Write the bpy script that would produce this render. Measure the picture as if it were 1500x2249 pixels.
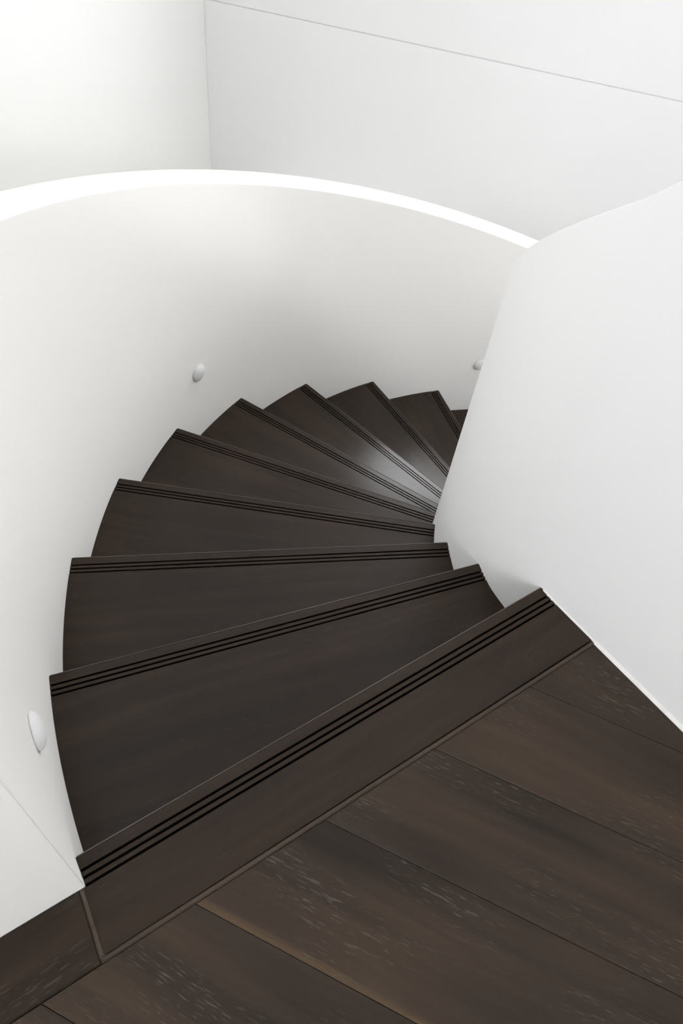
import bpy, bmesh, math, random
from mathutils import Vector, Matrix

# ------------------------------------------------------------------ clear
for o in list(bpy.data.objects):
    bpy.data.objects.remove(o, do_unlink=True)
scene = bpy.context.scene
COL = scene.collection
random.seed(7)

# ------------------------------------------------------------------ camera
cam_d = bpy.data.cameras.new('camera')
cam = bpy.data.objects.new('camera', cam_d)
COL.objects.link(cam)
cam_d.sensor_fit = 'VERTICAL'
cam_d.sensor_height = 36.0
cam_d.sensor_width = 24.0
F_PX = 1569.43
cam_d.lens = F_PX * 36.0 / 2249.0
cam_d.clip_start = 0.02
YAW, PITCH, ROLL = math.radians(39.7306), math.radians(-50.4373), math.radians(8.5881)
fwd = Vector((math.sin(YAW) * math.cos(PITCH), math.cos(YAW) * math.cos(PITCH), math.sin(PITCH)))
rgt = Vector((math.cos(YAW), -math.sin(YAW), 0))
upv = rgt.cross(fwd)
r2 = rgt * math.cos(ROLL) + upv * math.sin(ROLL)
u2 = -rgt * math.sin(ROLL) + upv * math.cos(ROLL)
M = Matrix((r2, u2, -fwd)).transposed().to_4x4()
M.translation = Vector((-1.92258, -0.36737, 1.37619))
cam.matrix_world = M
scene.camera = cam

# ------------------------------------------------------------------ sky, exposure
world = bpy.data.worlds.new('overcast_sky')
scene.world = world
world.use_nodes = True
bg = world.node_tree.nodes['Background']
bg.inputs['Color'].default_value = (0.97, 0.985, 1.0, 1)
bg.inputs['Strength'].default_value = 14.0
vs = scene.view_settings
vs.view_transform = 'Standard'
vs.look = 'None'
vs.gamma = 1.0
vs.use_curve_mapping = False
vs.exposure = 0.17
scene.cycles.max_bounces = 6
scene.cycles.diffuse_bounces = 5
scene.cycles.adaptive_threshold = 0.04
scene.cycles.glossy_bounces = 3
scene.cycles.sample_clamp_indirect = 6.0

# room frame: the room's walls run along azimuth 40 and 130 degrees
ROOM = math.radians(40.1)
E1 = Vector((math.cos(ROOM), math.sin(ROOM), 0))
E2 = Vector((-math.sin(ROOM), math.cos(ROOM), 0))
A0, A1, B0, B1 = -4.6, 2.90, -4.6, 3.06      # room extent along E1 and E2
ZF, ZC = -2.70, 2.70                          # lower floor and ceiling
# unseen openings to the sky, added and sized to balance the light: (surface, u0, u1, v0, v1); u runs along the wall, v is height (ceiling: E1, E2)
OPENINGS = [
    ('back', 0.65, 1.60, 0.95, 2.05),
    ('back', -2.25, -0.95, 1.10, 2.15),
    ('rear', -3.20, -2.20, 0.95, 2.15),
    ('rear', 1.00, 2.40, 1.05, 2.05),
    ('right', -1.50, 0.20, 0.95, 2.25),
    ('left', 0.80, 1.80, -2.20, -1.62),
    ('left', -0.45, 0.10, 1.25, 1.90),
]

def portal(name, loc, normal, sx, sy, up=Vector((0, 0, 1))):
    l = bpy.data.lights.new(name, 'AREA')
    l.shape = 'RECTANGLE'; l.size = sx; l.size_y = sy
    l.cycles.is_portal = True
    o = bpy.data.objects.new(name, l)
    z = -normal.normalized()
    x = up.cross(z).normalized(); y = z.cross(x)
    m = Matrix((x, y, z)).transposed().to_4x4(); m.translation = loc
    o.matrix_world = m
    COL.objects.link(o)
def rp(a, b, z): return E1 * a + E2 * b + Vector((0, 0, z))
for sf, u0, u1, v0, v1 in OPENINGS:
    u, v, du, dv = (u0 + u1) / 2, (v0 + v1) / 2, u1 - u0, v1 - v0
    if sf == 'back': portal('daylight', rp(A1 + .05, u, v), -E1, du, dv)
    elif sf == 'rear': portal('daylight', rp(A0 - .05, u, v), E1, du, dv)
    elif sf == 'right': portal('daylight', rp(u, B0 - .05, v), E2, du, dv)
    elif sf == 'left': portal('daylight', rp(u, B1 + .05, v), -E2, du, dv)
    else: portal('daylight', rp(u, v, ZC + .1), Vector((0, 0, -1)), du, dv, E2)

# ------------------------------------------------------------------ materials
def new_mat(name):
    m = bpy.data.materials.new(name); m.use_nodes = True
    nt = m.node_tree
    return m, nt, nt.nodes, nt.links, nt.nodes['Principled BSDF']

def paint(name, col, rough=.5, bump=.02, spec=.3):
    """matt wall paint: faint uneven tone, no gloss"""
    m, nt, N, L, P = new_mat(name)
    N.remove(P)
    D = N.new('ShaderNodeBsdfDiffuse'); L.new(D.outputs[0], N['Material Output'].inputs['Surface'])
    tc = N.new('ShaderNodeTexCoord')
    n1 = N.new('ShaderNodeTexNoise'); n1.inputs['Scale'].default_value = 2.2; n1.inputs['Detail'].default_value = 0
    L.new(tc.outputs['Object'], n1.inputs['Vector'])
    mx = N.new('ShaderNodeMixRGB'); mx.inputs[1].default_value = (*[c * .99 for c in col], 1); mx.inputs[2].default_value = (*col, 1)
    L.new(n1.outputs['Fac'], mx.inputs[0]); L.new(mx.outputs[0], D.inputs['Color'])
    return m

def flat(name, col, rough=.6, spec=.3):
    m, nt, N, L, P = new_mat(name)
    tc = N.new('ShaderNodeTexCoord'); n1 = N.new('ShaderNodeTexNoise'); n1.inputs['Scale'].default_value = 40
    L.new(tc.outputs['Object'], n1.inputs['Vector'])
    mx = N.new('ShaderNodeMixRGB'); mx.inputs[1].default_value = (*[c * .85 for c in col], 1); mx.inputs[2].default_value = (*[c * 1.15 for c in col], 1)
    L.new(n1.outputs['Fac'], mx.inputs[0]); L.new(mx.outputs[0], P.inputs['Base Color'])
    P.inputs['Roughness'].default_value = rough; P.inputs['Specular IOR Level'].default_value = spec
    return m

def wood(name, dark, mid, light, fleck, fleck_amt, rough, spec, sx=1.6, sy=26., pore=(38., 330.), bump=.12, sap=None):
    """grain runs along the object's local x"""
    m, nt, N, L, P = new_mat(name)
    tc = N.new('ShaderNodeTexCoord'); oi = N.new('ShaderNodeObjectInfo')
    mul = N.new('ShaderNodeMath'); mul.operation = 'MULTIPLY'; mul.inputs[1].default_value = 37.0
    L.new(oi.outputs['Random'], mul.inputs[0])
    cmb = N.new('ShaderNodeCombineXYZ')
    for i in range(3): L.new(mul.outputs[0], cmb.inputs[i])
    # gentle waviness of the grain
    wv = N.new('ShaderNodeTexNoise'); wv.inputs['Scale'].default_value = 3.0; wv.inputs['Detail'].default_value = 0
    off0 = N.new('ShaderNodeVectorMath'); off0.operation = 'ADD'
    L.new(tc.outputs['Object'], off0.inputs[0]); L.new(cmb.outputs[0], off0.inputs[1])
    L.new(off0.outputs[0], wv.inputs['Vector'])
    wsc = N.new('ShaderNodeVectorMath'); wsc.operation = 'MULTIPLY'; wsc.inputs[1].default_value = (0, .035, 0)
    L.new(wv.outputs['Color'], wsc.inputs[0])
    off = N.new('ShaderNodeVectorMath'); off.operation = 'ADD'
    L.new(off0.outputs[0], off.inputs[0]); L.new(wsc.outputs[0], off.inputs[1])
    def scaled(v):
        s = N.new('ShaderNodeVectorMath'); s.operation = 'MULTIPLY'; s.inputs[1].default_value = v
        L.new(off.outputs[0], s.inputs[0]); return s.outputs[0]
    g = N.new('ShaderNodeTexNoise'); g.inputs['Scale'].default_value = 1; g.inputs['Detail'].default_value = 4; g.inputs['Roughness'].default_value = .62
    L.new(scaled((sx, sy, sy)), g.inputs['Vector'])
    big = N.new('ShaderNodeTexNoise'); big.inputs['Scale'].default_value = 1; big.inputs['Detail'].default_value = 1
    L.new(scaled((2.5, 6.5, 6.5)), big.inputs['Vector'])
    mixf = N.new('ShaderNodeMath'); mixf.operation = 'MULTIPLY_ADD'; mixf.inputs[1].default_value = .55
    bs = N.new('ShaderNodeMath'); bs.operation = 'MULTIPLY'; bs.inputs[1].default_value = .45
    L.new(big.outputs['Fac'], bs.inputs[0]); L.new(g.outputs['Fac'], mixf.inputs[0]); L.new(bs.outputs[0], mixf.inputs[2])
    cr = N.new('ShaderNodeValToRGB'); e = cr.color_ramp.elements
    e[0].position = .33; e[0].color = (*dark, 1); e[1].position = .68; e[1].color = (*light, 1)
    k = e.new(.5); k.color = (*mid, 1)
    L.new(mixf.outputs[0], cr.inputs['Fac'])
    col = cr.outputs['Color']
    # open pores: short pale dashes
    pn = N.new('ShaderNodeTexNoise'); pn.inputs['Scale'].default_value = 1; pn.inputs['Detail'].default_value = 1
    L.new(scaled((pore[0], pore[1], pore[1])), pn.inputs['Vector'])
    pr = N.new('ShaderNodeMapRange'); pr.inputs[1].default_value = .60; pr.inputs[2].default_value = .72
    L.new(pn.outputs['Fac'], pr.inputs[0])
    pm = N.new('ShaderNodeTexNoise'); pm.inputs['Scale'].default_value = 1; pm.inputs['Detail'].default_value = 0
    L.new(scaled((4, 11, 11)), pm.inputs['Vector'])
    pmr = N.new('ShaderNodeMapRange'); pmr.inputs[1].default_value = .45; pmr.inputs[2].default_value = .65
    L.new(pm.outputs['Fac'], pmr.inputs[0])
    pf = N.new('ShaderNodeMath'); pf.operation = 'MULTIPLY'; L.new(pr.outputs[0], pf.inputs[0]); L.new(pmr.outputs[0], pf.inputs[1])
    pf2 = N.new('ShaderNodeMath'); pf2.operation = 'MULTIPLY'; pf2.inputs[1].default_value = fleck_amt; L.new(pf.outputs[0], pf2.inputs[0])
    mx = N.new('ShaderNodeMixRGB'); mx.inputs[2].default_value = (*fleck, 1)
    L.new(pf2.outputs[0], mx.inputs[0]); L.new(col, mx.inputs[1]); col = mx.outputs[0]
    if sap:      # pale sapwood streak along one edge of the board: local y position, width, colour
        sp = N.new('ShaderNodeSeparateXYZ')
        ad = N.new('ShaderNodeVectorMath'); ad.operation = 'ADD'
        ws2 = N.new('ShaderNodeVectorMath'); ws2.operation = 'MULTIPLY'; ws2.inputs[1].default_value = (0, .012, 0)
        L.new(wv.outputs['Color'], ws2.inputs[0])
        L.new(tc.outputs['Object'], ad.inputs[0]); L.new(ws2.outputs[0], ad.inputs[1])
        L.new(ad.outputs[0], sp.inputs[0])
        d = N.new('ShaderNodeMath'); d.operation = 'SUBTRACT'; d.inputs[1].default_value = sap[0] + .006
        L.new(sp.outputs['Y'], d.inputs[0])
        ab = N.new('ShaderNodeMath'); ab.operation = 'ABSOLUTE'; L.new(d.outputs[0], ab.inputs[0])
        mr = N.new('ShaderNodeMapRange'); mr.inputs[1].default_value = 0; mr.inputs[2].default_value = sap[1]; mr.inputs[3].default_value = .55; mr.inputs[4].default_value = 0
        L.new(ab.outputs[0], mr.inputs[0])
        gm = N.new('ShaderNodeMath'); gm.operation = 'MULTIPLY'; L.new(mr.outputs[0], gm.inputs[0])
        g2 = N.new('ShaderNodeMapRange'); g2.inputs[1].default_value = .3; g2.inputs[2].default_value = .6; L.new(g.outputs['Fac'], g2.inputs[0])
        L.new(g2.outputs[0], gm.inputs[1])
        m2 = N.new('ShaderNodeMixRGB'); m2.inputs[2].default_value = (*sap[2], 1)
        L.new(gm.outputs[0], m2.inputs[0]); L.new(col, m2.inputs[1]); col = m2.outputs[0]
    L.new(col, P.inputs['Base Color'])
    rr = N.new('ShaderNodeMapRange'); rr.inputs[3].default_value = rough - .05; rr.inputs[4].default_value = rough + .08
    L.new(g.outputs['Fac'], rr.inputs[0]); L.new(rr.outputs[0], P.inputs['Roughness'])
    P.inputs['Specular IOR Level'].default_value = spec
    b = N.new('ShaderNodeBump'); b.inputs['Strength'].default_value = bump; b.inputs['Distance'].default_value = .001
    b.invert = True; L.new(pn.outputs['Fac'], b.inputs['Height']); L.new(b.outputs['Normal'], P.inputs['Normal'])
    return m

M_WHITE = paint('white_wall_paint', (.87, .87, .868))
M_RIM = M_WHITE
M_WARM = paint('warm_white_wall_paint', (.886, .869, .842))
M_LEFT = paint('soft_white_wall_paint', (.88, .874, .86))
M_CEIL = paint('ceiling_paint', (.88, .88, .88))
M_PLAST = paint('white_enamel', (.84, .84, .835), rough=.35, bump=.0, spec=.4)
M_CAULK = flat('white_caulk', (.78, .77, .75), .6)
M_TREAD = wood('dark_stained_oak', (.0170, .0102, .0061), (.0235, .0138, .0079), (.033, .0190, .0106), (.055, .040, .029), .3, .20, .30, sx=1.8, sy=34., pore=(45., 420.), bump=.10)
M_FLOOR = wood('smoked_oak_floor', (.022, .0155, .0115), (.039, .0270, .0190), (.060, .0405, .0270), (.115, .10, .088), .6, .40, .22)
M_SAP = wood('smoked_oak_floor_sapwood', (.022, .0155, .0115), (.039, .0270, .0190), (.060, .0405, .0270), (.115, .10, .088), .6, .40, .22, sap=(.004, .011, (.17, .105, .055)))
M_BORDER = wood('smoked_oak_border', (.020, .0135, .0095), (.036, .0235, .0155), (.060, .039, .0245), (.11, .09, .075), .45, .42, .18)
M_TRIM = wood('brown_trim_wood', (.048, .035, .026), (.074, .054, .040), (.10, .075, .057), (.13, .11, .09), .3, .5, .2)
M_EDGE = wood('edge_highlight_wood', (.05, .042, .036), (.10, .086, .074), (.15, .13, .115), (.2, .18, .16), .3, .4, .3)  # pale tone that paints the highlight on the tread edges
M_BLACK = flat('black_rubber', (.0015, .0015, .0015), .9, .05)
M_CONC = paint('lower_floor_screed', (.62, .61, .59), .6)

# ------------------------------------------------------------------ helpers
def link(name, bm, mat, parent=None, smooth=False):
    me = bpy.data.meshes.new(name)
    bmesh.ops.recalc_face_normals(bm, faces=bm.faces[:])
    bm.to_mesh(me); bm.free()
    me.materials.append(mat)
    if smooth:
        me.polygons.foreach_set('use_smooth', [True] * len(me.polygons))
    o = bpy.data.objects.new(name, me)
    COL.objects.link(o)
    if parent: o.parent = parent
    return o

def struct(o): o['kind'] = 'structure'; return o

def box(bm, x0, x1, y0, y1, z0, z1):
    v = [bm.verts.new((x, y, z)) for z in (z0, z1) for x, y in ((x0, y0), (x1, y0), (x1, y1), (x0, y1))]
    for f in ((0, 3, 2, 1), (4, 5, 6, 7), (0, 1, 5, 4), (1, 2, 6, 5), (2, 3, 7, 6), (3, 0, 4, 7)):
        bm.faces.new([v[i] for i in f])

def smooth_by_angle(o, deg=35):
    me = o.data
    me.polygons.foreach_set('use_smooth', [True] * len(me.polygons))
    bm = bmesh.new(); bm.from_mesh(me)
    for e in bm.edges:
        e.smooth = len(e.link_faces) == 2 and e.calc_face_angle(0) < math.radians(deg)
    bm.to_mesh(me); bm.free()

# ------------------------------------------------------------------ stair geometry (metres)
RISE = 0.18
R_OUT = 2.028
IC = Vector((0.0856, -0.0459)); R_IN = 1.0113
DTH = 13.11
NOSE = {0: ((-2.028, .0825), (-.903, .0850)), 1: ((-1.955, .540), (-.866, .288)), 2: ((-1.782, .967), (-.781, .475)),
        3: ((-1.513, 1.351), (-.653, .646)), 4: ((-1.167, 1.659), (-.493, .783)), 5: ((-.759, 1.881), (-.333, .910)),
        6: ((-.3175, 2.003), (-.131, 1.071)), 7: ((.149, 2.0225), (.124, 1.281)), 8: ((.603, 1.936), (.515, 1.596))}
N_TREAD = 15
for k in range(9, N_TREAD):
    a = math.radians(180 - k * DTH); d = Vector((math.cos(a), math.sin(a))); n = Vector((-d.y, d.x))
    NOSE[k] = (tuple(n * -.083 + d * 2.026), tuple(n * -.083 + d * 1.1))
frames = {}
for k, (a, b) in NOSE.items():
    a = Vector(a); b = Vector(b); d = (a - b).normalized(); n = Vector((-d.y, d.x))
    frames[k] = (a, b, d, n)

# plan line of the inner balustrade face: straight along the landing, then round the stair eye
def circ(c, r, deg): return Vector((c.x + r * math.cos(math.radians(deg)), c.y + r * math.sin(math.radians(deg))))
ctrl = [Vector((-.762, -2.47)), Vector((-.800, -1.80)), Vector((-.845, -1.0)), Vector((-.8825, -.332)), Vector((-.8895, -.209)), Vector((-.8965, -.081)), Vector((-.9025, .085)), circ(IC, R_IN, 165), circ(IC, R_IN, 160)]
path = []
for i in range(1, len(ctrl) - 2):
    p0, p1, p2, p3 = ctrl[i - 1], ctrl[i], ctrl[i + 1], ctrl[i + 2]
    nn = 16
    for j in range(nn):
        t = j / nn
        path.append(.5 * ((2 * p1) + (p2 - p0) * t + (2 * p0 - 5 * p1 + 4 * p2 - p3) * t * t + (3 * p1 - p0 - 3 * p2 + p3) * t ** 3))
path.insert(0, ctrl[0])
n_straight = len(path)
deg = 165.0
while deg > -30:
    path.append(circ(IC, R_IN, deg)); deg -= 1.0

def path_x(o, d):
    """largest t with o + t d on the inner path"""
    best = -9
    for p, q in zip(path[:-1], path[1:]):
        e = q - p; den = d.x * e.y - d.y * e.x
        if abs(den) < 1e-9: continue
        w = p - o
        t = (w.x * e.y - w.y * e.x) / den; s = (w.x * d.y - w.y * d.x) / den
        if -1e-6 <= s <= 1 + 1e-6 and t < 1.4: best = max(best, t)
    return best

def circ_x(o, d, r):
    b = o.dot(d); c = o.dot(o) - r * r
    return -b + math.sqrt(b * b - c)

# ------------------------------------------------------------------ structure: curved walls
WALL_T = .15
def rim_z(th):                       # outer balustrade top, follows the stair
    z = .565 - .0131 * (146.447 - th)
    return min(z, .985)
bm = bmesh.new()
th_list = [180 - math.degrees(math.asin(.030 / R_OUT))] + [x * 1.0 for x in range(179, -31, -1)]
ZB = ZF
rows = []
for i, th in enumerate(th_list):
    z = rim_z(th)
    ci = circ(Vector((0, 0)), R_OUT, th); co = circ(Vector((0, 0)), R_OUT + WALL_T, th)
    if i == 0: ci.y = co.y = .030
    rr = .004
    dirv = (co - ci).normalized()
    pts = [(ci, ZB), (ci, z - rr), (ci + dirv * rr * .3, z - rr * .3), (ci + dirv * rr, z), (co - dirv * rr, z), (co, z - rr), (co, ZB)]
    rows.append([bm.verts.new((p.x, p.y, q)) for p, q in pts])
for r0, r1 in zip(rows[:-1], rows[1:]):
    for j in range(len(r0) - 1):
        bm.faces.new((r0[j], r0[j + 1], r1[j + 1], r1[j]))
bm.faces.new(rows[0]); bm.faces.new(rows[-1][::-1])
bm.edges.ensure_lookup_table()
# soften the upright arris at the landing
ed = [e for e in bm.edges if all(v in (rows[0][0], rows[0][1]) for v in e.verts)]
bmesh.ops.bevel(bm, geom=ed, offset=.004, segments=3, affect='EDGES', profile=.5)
o = struct(link('wall_outer_curve', bm, M_WARM)); smooth_by_angle(o)
wall_outer = o

bm = bmesh.new()
box(bm, -4.6, -R_OUT - WALL_T, .030, .18, -.32, .985)
struct(link('wall_parapet', bm, M_WARM))

SHEET = .012
bm = bmesh.new(); rows = []
s_acc = 0; zt = []
# heights: along the arc by angle, along the straight by length
for i, p in enumerate(path):
    if i >= n_straight:
        ang = math.degrees(math.atan2(p.y - IC.y, p.x - IC.x))
        zt.append(.849 - .0143 * (161.24 - ang) + .0006 * max(0., ang - 160.9) ** 2)
    else: zt.append(None)
z = zt[n_straight]
for i in range(n_straight - 1, -1, -1):
    z = min(1.04, z + (path[i + 1] - path[i]).length * 1.1)
    zt[i] = z
for i, p in enumerate(path):
    q0 = path[max(i - 1, 0)]; q1 = path[min(i + 1, len(path) - 1)]
    t = (q1 - q0).normalized(); nrm = Vector((t.y, -t.x))     # to the right of travel: towards the stair eye
    q = p + nrm * SHEET; z = zt[i]; rr = .002
    pts = [(p, ZB), (p, z - rr), (p + nrm * rr, z), (q - nrm * rr, z), (q, z - rr), (q, ZB)]
    rows.append([bm.verts.new((a.x, a.y, c)) for a, c in pts])
for r0, r1 in zip(rows[:-1], rows[1:]):
    for j in range(len(r0) - 1):
        bm.faces.new((r0[j], r0[j + 1], r1[j + 1], r1[j]))
bm.faces.new(rows[0]); bm.faces.new(rows[-1][::-1])
o = struct(link('wall_inner_curve', bm, M_WHITE)); smooth_by_angle(o)

# caulk bead at the foot of the inner wall along the landing
bm = bmesh.new(); rows = []
for i, p in enumerate(path[:n_straight]):
    if p.y > .079: continue
    q0 = path[max(i - 1, 0)]; q1 = path[i + 1]
    t = (q1 - q0).normalized(); nrm = Vector((-t.y, t.x))
    w = .0065 if p.y < -.09 else .003
    a = p - nrm * .001; b = p + nrm * w
    rows.append([bm.verts.new((a.x, a.y, -.002)), bm.verts.new((b.x, b.y, -.002)), bm.verts.new((b.x, b.y, .0012)), bm.verts.new(((p + nrm * w * .35).x, (p + nrm * w * .35).y, .005 if w > .004 else .003)), bm.verts.new((a.x, a.y, .008 if w > .004 else .004))])
for r0, r1 in zip(rows[:-1], rows[1:]):
    for j in range(5):
        bm.faces.new((r0[j], r0[(j + 1) % 5], r1[(j + 1) % 5], r1[j]))
bm.faces.new(rows[0]); bm.faces.new(rows[-1][::-1])
struct(link('trim_1', bm, M_CAULK))

# ------------------------------------------------------------------ structure: the room around the stair
def room_obj(name, bm, mat):
    o = link(name, bm, mat); o.rotation_euler = (0, 0, ROOM); return struct(o)
def holed(bm, sf, c0, c1, u0, u1, v0, v1):
    """slab between c0 and c1 with the openings of this surface cut out"""
    holes = [o[1:] for o in OPENINGS if o[0] == sf]
    us = sorted({u0, u1} | {x for h in holes for x in h[:2]}); vs_ = sorted({v0, v1} | {x for h in holes for x in h[2:]})
    for ua, ub in zip(us[:-1], us[1:]):
        for va, vb in zip(vs_[:-1], vs_[1:]):
            um, vm = (ua + ub) / 2, (va + vb) / 2
            if any(h[0] < um < h[1] and h[2] < vm < h[3] for h in holes): continue
            if sf in ('back', 'rear'): box(bm, c0, c1, ua, ub, va, vb)
            elif sf in ('left', 'right'): box(bm, ua, ub, c0, c1, va, vb)
            else: box(bm, ua, ub, va, vb, c0, c1)
    bmesh.ops.remove_doubles(bm, verts=bm.verts[:], dist=1e-5)

# level of the shadow joint in the back wall, just below the landing floor
JOINT_Z = -0.045
T = .2
bm = bmesh.new(); holed(bm, 'back', A1, A1 + T, B0, B1 + T, ZF, ZC)
w_back = room_obj('wall_back', bm, M_WHITE)
bm = bmesh.new(); box(bm, A1 - .006, A1 - .0005, B0 + .001, B1 - .001, ZF, JOINT_Z)
bmesh.ops.bevel(bm, geom=[e for e in bm.edges if all(abs(v.co.z - JOINT_Z) < 1e-6 and v.co.x < A1 - .003 for v in e.verts)], offset=.002, segments=2, affect='EDGES')
link('lower_panel', bm, M_WHITE, w_back)
bm = bmesh.new(); box(bm, A1 - .006, A1 - .0005, B0 + .001, B1 - .001, JOINT_Z + .005, .86)
link('upper_panel', bm, M_WHITE, w_back)
bm = bmesh.new(); holed(bm, 'left', B1, B1 + T, A0, A1, ZF, ZC)
room_obj('wall_left', bm, M_LEFT)
bm = bmesh.new(); holed(bm, 'rear', A0 - T, A0, B0, B1 + T, ZF, ZC)
room_obj('wall_rear', bm, M_WHITE)
bm = bmesh.new(); holed(bm, 'right', B0 - T, B0, A0, A1, ZF, ZC)
room_obj('wall_right', bm, M_WHITE)
bm = bmesh.new()
a0, a1, b0, b1 = A0 - T, A1 + T, B0 - T, B1 + T
holed(bm, 'ceiling', ZC, ZC + .2, a0, a1, b0, b1)
room_obj('ceiling', bm, M_CEIL)
bm = bmesh.new(); box(bm, a0, a1, b0, b1, ZF - .2, ZF)
room_obj('floor_lower', bm, M_CONC)

def unseen_window(name, axis, c, u0, u1, z0, z1, mull):
    bm = bmesh.new(); w = .05; d = .06
    def bx(ua, ub, za, zb):
        if axis == 0: box(bm, c - d / 2, c + d / 2, ua, ub, za, zb)
        elif axis == 1: box(bm, ua, ub, c - d / 2, c + d / 2, za, zb)
        elif axis == 2: box(bm, ua, ub, za, zb, c - d / 2, c + d / 2)
    bx(u0, u1, z0, z0 + w); bx(u0, u1, z1 - w, z1); bx(u0, u0 + w, z0 + w, z1 - w); bx(u1 - w, u1, z0 + w, z1 - w)
    for i in range(1, mull):
        u = u0 + (u1 - u0) * i / mull
        bx(u - w / 2, u + w / 2, z0 + w, z1 - w)
    room_obj(name, bm, M_PLAST)
for i, (sf, u0, u1, v0, v1) in enumerate(OPENINGS):  # frames for the added light openings, all out of view
    ax, c = {'back': (0, A1 + .1), 'rear': (0, A0 - .1), 'left': (1, B1 + .1), 'right': (1, B0 - .1), 'ceiling': (2, ZC + .1)}[sf]
    unseen_window('unseen_window_%d' % (i + 1), ax, c, u0, u1, v0, v1, max(1, round((u1 - u0) / 1.4)))

# ------------------------------------------------------------------ structure: landing floor of wide boards
YS = -.083                                    # seam between the top tread board and the floor
bm = bmesh.new()
def prism(bm, poly, z0, z1):
    lo = [bm.verts.new((x, y, z0)) for x, y in poly]; hi = [bm.verts.new((x, y, z1)) for x, y in poly]
    bm.faces.new(lo[::-1]); f = bm.faces.new(hi)
    for i in range(len(poly)):
        j = (i + 1) % len(poly); bm.faces.new((lo[i], lo[j], hi[j], hi[i]))
    return f
prism(bm, [(-4.4, -2.45), (-.785, -2.45), (-.90, -.33), (-.915, -.06), (-.915, .028), (-4.4, .028)], -.30, -.040)
floor = struct(link('floor', bm, M_FLOOR))

def clip(poly, n, c):                        # keep n.p <= c
    out = []
    for i in range(len(poly)):
        p, q = poly[i], poly[(i + 1) % len(poly)]
        dp, dq = n.dot(p) - c, n.dot(q) - c
        if dp <= 0: out.append(p)
        if dp * dq < 0: out.append(p + (q - p) * (dp / (dp - dq)))
    return out
PD = Vector((.545, -.838)).normalized(); PN = Vector((PD.y, -PD.x)) * -1
if PN.x < 0: PN = -PN
wall_n = Vector((1, .056)).normalized(); wall_c = wall_n.dot(Vector((-.8970, -.081)))
region = [Vector((-4.3, YS - .009)), Vector((-.5, YS - .009)), Vector((-.5, -2.44)), Vector((-4.3, -2.44))]
region = clip(region, wall_n, wall_c - .0005)
gap = .0008
for i in range(-5, 10):
    xs = [-1.889 + .26 * j for j in (i, i + 1)]
    c0 = PN.dot(Vector((xs[0], YS))); c1 = PN.dot(Vector((xs[1], YS)))
    poly = clip(clip(region, PN, c1 - gap / 2), -PN, -(c0 + gap / 2))
    if len(poly) < 3: continue
    # local frame: origin on the board's seam, x along the board
    org = Vector((xs[0], YS)); ang = math.atan2(PD.y, PD.x)
    lp = [((p - org).dot(PD), (p - org).dot(Vector((-PD.y, PD.x)))) for p in poly]
    area = sum(lp[a][0] * lp[(a + 1) % len(lp)][1] - lp[(a + 1) % len(lp)][0] * lp[a][1] for a in range(len(lp)))
    if area < 0: lp = lp[::-1]
    bm = bmesh.new(); f = prism(bm, lp, -.039, random.uniform(-.0006, 0))
    bmesh.ops.bevel(bm, geom=f.edges[:], offset=.0009, segments=1, affect='EDGES', profile=.6)
    o = link('plank', bm, M_SAP if i == 0 else M_FLOOR, floor)
    o.location = (org.x, org.y, 0); o.rotation_euler = (0, 0, ang)

# border board under the parapet
bm = bmesh.new(); f = prism(bm, [(-4.3, YS - .0078), (-2.0475, YS - .0078), (-2.039, .0285), (-4.3, .0285)], -.039, .0008)
bmesh.ops.bevel(bm, geom=f.edges[:], offset=.002, segments=2, affect='EDGES')
link('border_board', bm, M_BORDER, floor)
# slim edging between the boards
bm = bmesh.new(); f = prism(bm, [(-2.046, YS - .0085), (-.9005, YS - .0085), (-.9005, YS), (-2.046, YS)], -.039, .0022)
bmesh.ops.bevel(bm, geom=f.edges[:], offset=.0022, segments=2, affect='EDGES')
link('edging_strip', bm, M_TRIM, floor)
bm = bmesh.new(); f = prism(bm, [(-2.0465, YS), (-2.0375, YS), (-2.0305, .0275), (-2.0385, .0275)], -.039, .0020)
bmesh.ops.bevel(bm, geom=f.edges[:], offset=.0022, segments=2, affect='EDGES')
link('edging_strip', bm, M_TRIM, floor)

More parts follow.
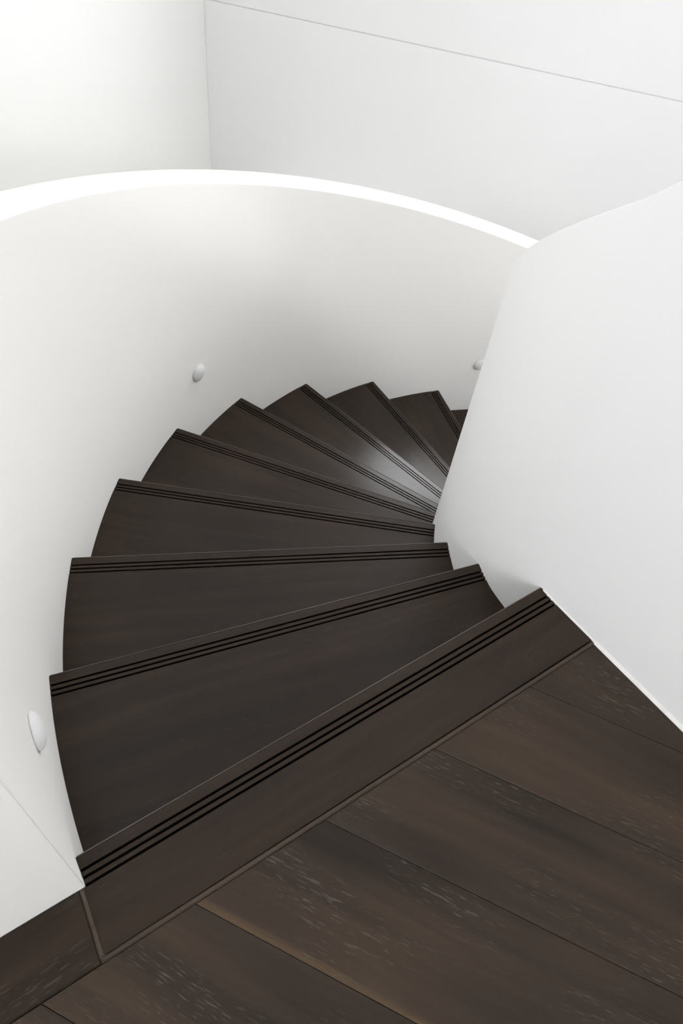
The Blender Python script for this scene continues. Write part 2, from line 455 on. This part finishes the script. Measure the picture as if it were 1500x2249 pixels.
# ------------------------------------------------------------------ the staircase
stair = bpy.data.objects.new('spiral_staircase', None); COL.objects.link(stair)
stair['label'] = 'dark stained timber winding staircase with grooved nosings, descending between curved white walls'
stair['category'] = 'staircase'
GRO = (.0262, .0392, .0520); GW = .0053; GD = .0090; TH = .036
for k in range(N_TREAD):
    a, b, d, n = frames[k]
    def x_hi(y):
        if k == 0 and y > .0535:
            t = (y - .0535) / (.166 - .0535); return (Vector((-2.0315, .029)) * (1 - t) + Vector((-2.0385, -.083)) * t - b - n * y).dot(d)
        return circ_x(b + n * y, d, R_OUT - .0004)
    def x_lo(y):
        lo = path_x(b + n * y, d) + .0004
        if k > 0:
            a1, b1, d1, n1 = frames[k - 1]
            # stay no further than 3 cm behind the nosing above:  (b+ny+dx - a1).n1 <= .03
            w = (b + n * y - a1).dot(n1); s = d.dot(n1)
            if abs(s) > 1e-6:
                lim = (.03 - w) / s
                if s < 0: lo = max(lo, lim)
        return lo
    # profile: (y, z) stations from the nosing's underside, over the top, to the back
    prof = [(0, -TH), (0, -.0030), (.0009, -.0009), (.0030, 0)]
    for g in GRO:
        prof += [(g - GW / 2, 0), (g - GW / 2 + .0003, -GD), (g + GW / 2 - .0003, -GD), (g + GW / 2, 0)]
    if k == 0:
        y = .06
        while y < .160: prof.append((y, 0)); y += .0125
        prof += [(.1640, 0), (.166, -.002), (.166, -TH)]
    else:
        y = .062; ymax = .062
        while x_hi(y) - x_lo(y) > .02 and y < 1.0:
            prof.append((y, 0)); ymax = y; y += .012
        prof += [(ymax + .0005, -TH)]
    bm = bmesh.new(); rows = []
    for (y, z) in prof:
        x0, x1 = x_lo(y), x_hi(y)
        if x1 - x0 < .01: x0 = x1 - .01
        nx = 6
        rows.append(([bm.verts.new((x0 + (x1 - x0) * j / nx, y, z)) for j in range(nx + 1)], x0, x1, y))
    for (r0, *_), (r1, *_) in zip(rows[:-1], rows[1:]):
        for j in range(len(r0) - 1): bm.faces.new((r0[j], r0[j + 1], r1[j + 1], r1[j]))
    # sides and underside
    first, last = rows[0][0], rows[-1][0]
    lowL, lowR = [], []
    for r, x0, x1, y in rows:
        lowL.append(bm.verts.new((x0, y, -TH)) if r not in (first, last) else r[0])
        lowR.append(bm.verts.new((x1, y, -TH)) if r not in (first, last) else r[-1])
    for i in range(len(rows) - 1):
        for low, idx in ((lowL, 0), (lowR, -1)):
            q = []
            for v in (rows[i][0][idx], rows[i + 1][0][idx], low[i + 1], low[i]):
                if v not in q: q.append(v)
            if len(q) >= 3:
                try: bm.faces.new(q)
                except ValueError: pass
        q = []
        for v in (lowL[i], lowR[i], lowR[i + 1], lowL[i + 1]):
            if v not in q: q.append(v)
        if len(q) == 4 and abs(rows[i][3] - rows[i + 1][3]) > 1e-6:
            try: bm.faces.new(q)
            except ValueError: pass
    o = link('tread', bm, M_TREAD, stair)
    o.location = (b.x, b.y, -k * RISE); o.rotation_euler = (0, 0, math.atan2(d.y, d.x))
    for g in GRO:
        bm = bmesh.new(); y0, y1 = g - GW / 2 + .0004, g + GW / 2 - .0004
        pl = [(x_lo(y0) + .001, y0), (x_hi(y0) - .001, y0), (x_hi(y1) - .001, y1), (x_lo(y1) + .001, y1)]
        prism(bm, pl, -GD + .0001, -GD + .0016)
        s = link('grip_strip', bm, M_BLACK, o)
    # arris highlight painted as a pale strip along the front edge
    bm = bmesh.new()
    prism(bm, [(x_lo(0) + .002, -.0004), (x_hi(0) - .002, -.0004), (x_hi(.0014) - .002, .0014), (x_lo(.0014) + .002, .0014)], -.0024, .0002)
    link('edge_highlight', bm, M_EDGE, o)
    # riser under this nosing
    bm = bmesh.new(); ya, yb = .020, .034
    prism(bm, [(x_lo(ya), ya), (x_hi(ya), ya), (x_hi(yb), yb), (x_lo(yb), yb)], -RISE, -TH)
    rz = link('riser', bm, M_TREAD, stair)
    rz.location = o.location; rz.rotation_euler = o.rotation_euler

# ------------------------------------------------------------------ domed fittings on the curved wall
def dome_fitting(th, z, label):
    root = bpy.data.objects.new('wall_dome_fitting', None); COL.objects.link(root)
    root['label'] = label; root['category'] = 'wall fitting'; root['group'] = 'domed fittings along the stair wall'
    c = circ(Vector((0, 0)), R_OUT, th)
    root.location = (c.x, c.y, z)
    # local z points into the stair
    root.rotation_euler = Matrix((Vector((math.sin(math.radians(th)), -math.cos(math.radians(th)), 0)), Vector((0, 0, 1)), Vector((-math.cos(math.radians(th)), -math.sin(math.radians(th)), 0)))).transposed().to_euler()
    def lathe(prof, seg=40):
        bm = bmesh.new(); rows = []
        for r, h in prof:
            if r < 1e-6: rows.append([bm.verts.new((0, 0, h))])
            else: rows.append([bm.verts.new((r * math.cos(2 * math.pi * i / seg), r * math.sin(2 * math.pi * i / seg), h)) for i in range(seg)])
        for r0, r1 in zip(rows[:-1], rows[1:]):
            for i in range(seg):
                j = (i + 1) % seg
                if len(r0) == 1: bm.faces.new((r0[0], r1[i], r1[j]))
                elif len(r1) == 1: bm.faces.new((r0[i], r0[j], r1[0]))
                else: bm.faces.new((r0[i], r0[j], r1[j], r1[i]))
        return bm
    RD, HD = .037, .018
    base = link('base_ring', lathe([(0, -.002), (.0345, -.002), (.0345, .0025), (0, .0025)]), M_PLAST, root)
    prof = [(0, .0025), (RD, .0025)] + [(RD * math.cos(math.radians(t)), .0025 + HD * math.sin(math.radians(t))) for t in range(6, 90, 7)] + [(0, .0025 + HD)]
    dm = link('dome', lathe(prof), M_PLAST, root); smooth_by_angle(dm, 40)
dome_fitting(171.9, .100, 'white domed wall fitting nearest the camera, low on the curved wall beside the top step')
dome_fitting(120.1, -.557, 'white domed wall fitting on the curved wall halfway down the flight, fully in view')
dome_fitting(66.4, -1.262, 'white domed wall fitting furthest down, partly hidden by the edge of the inner wall')
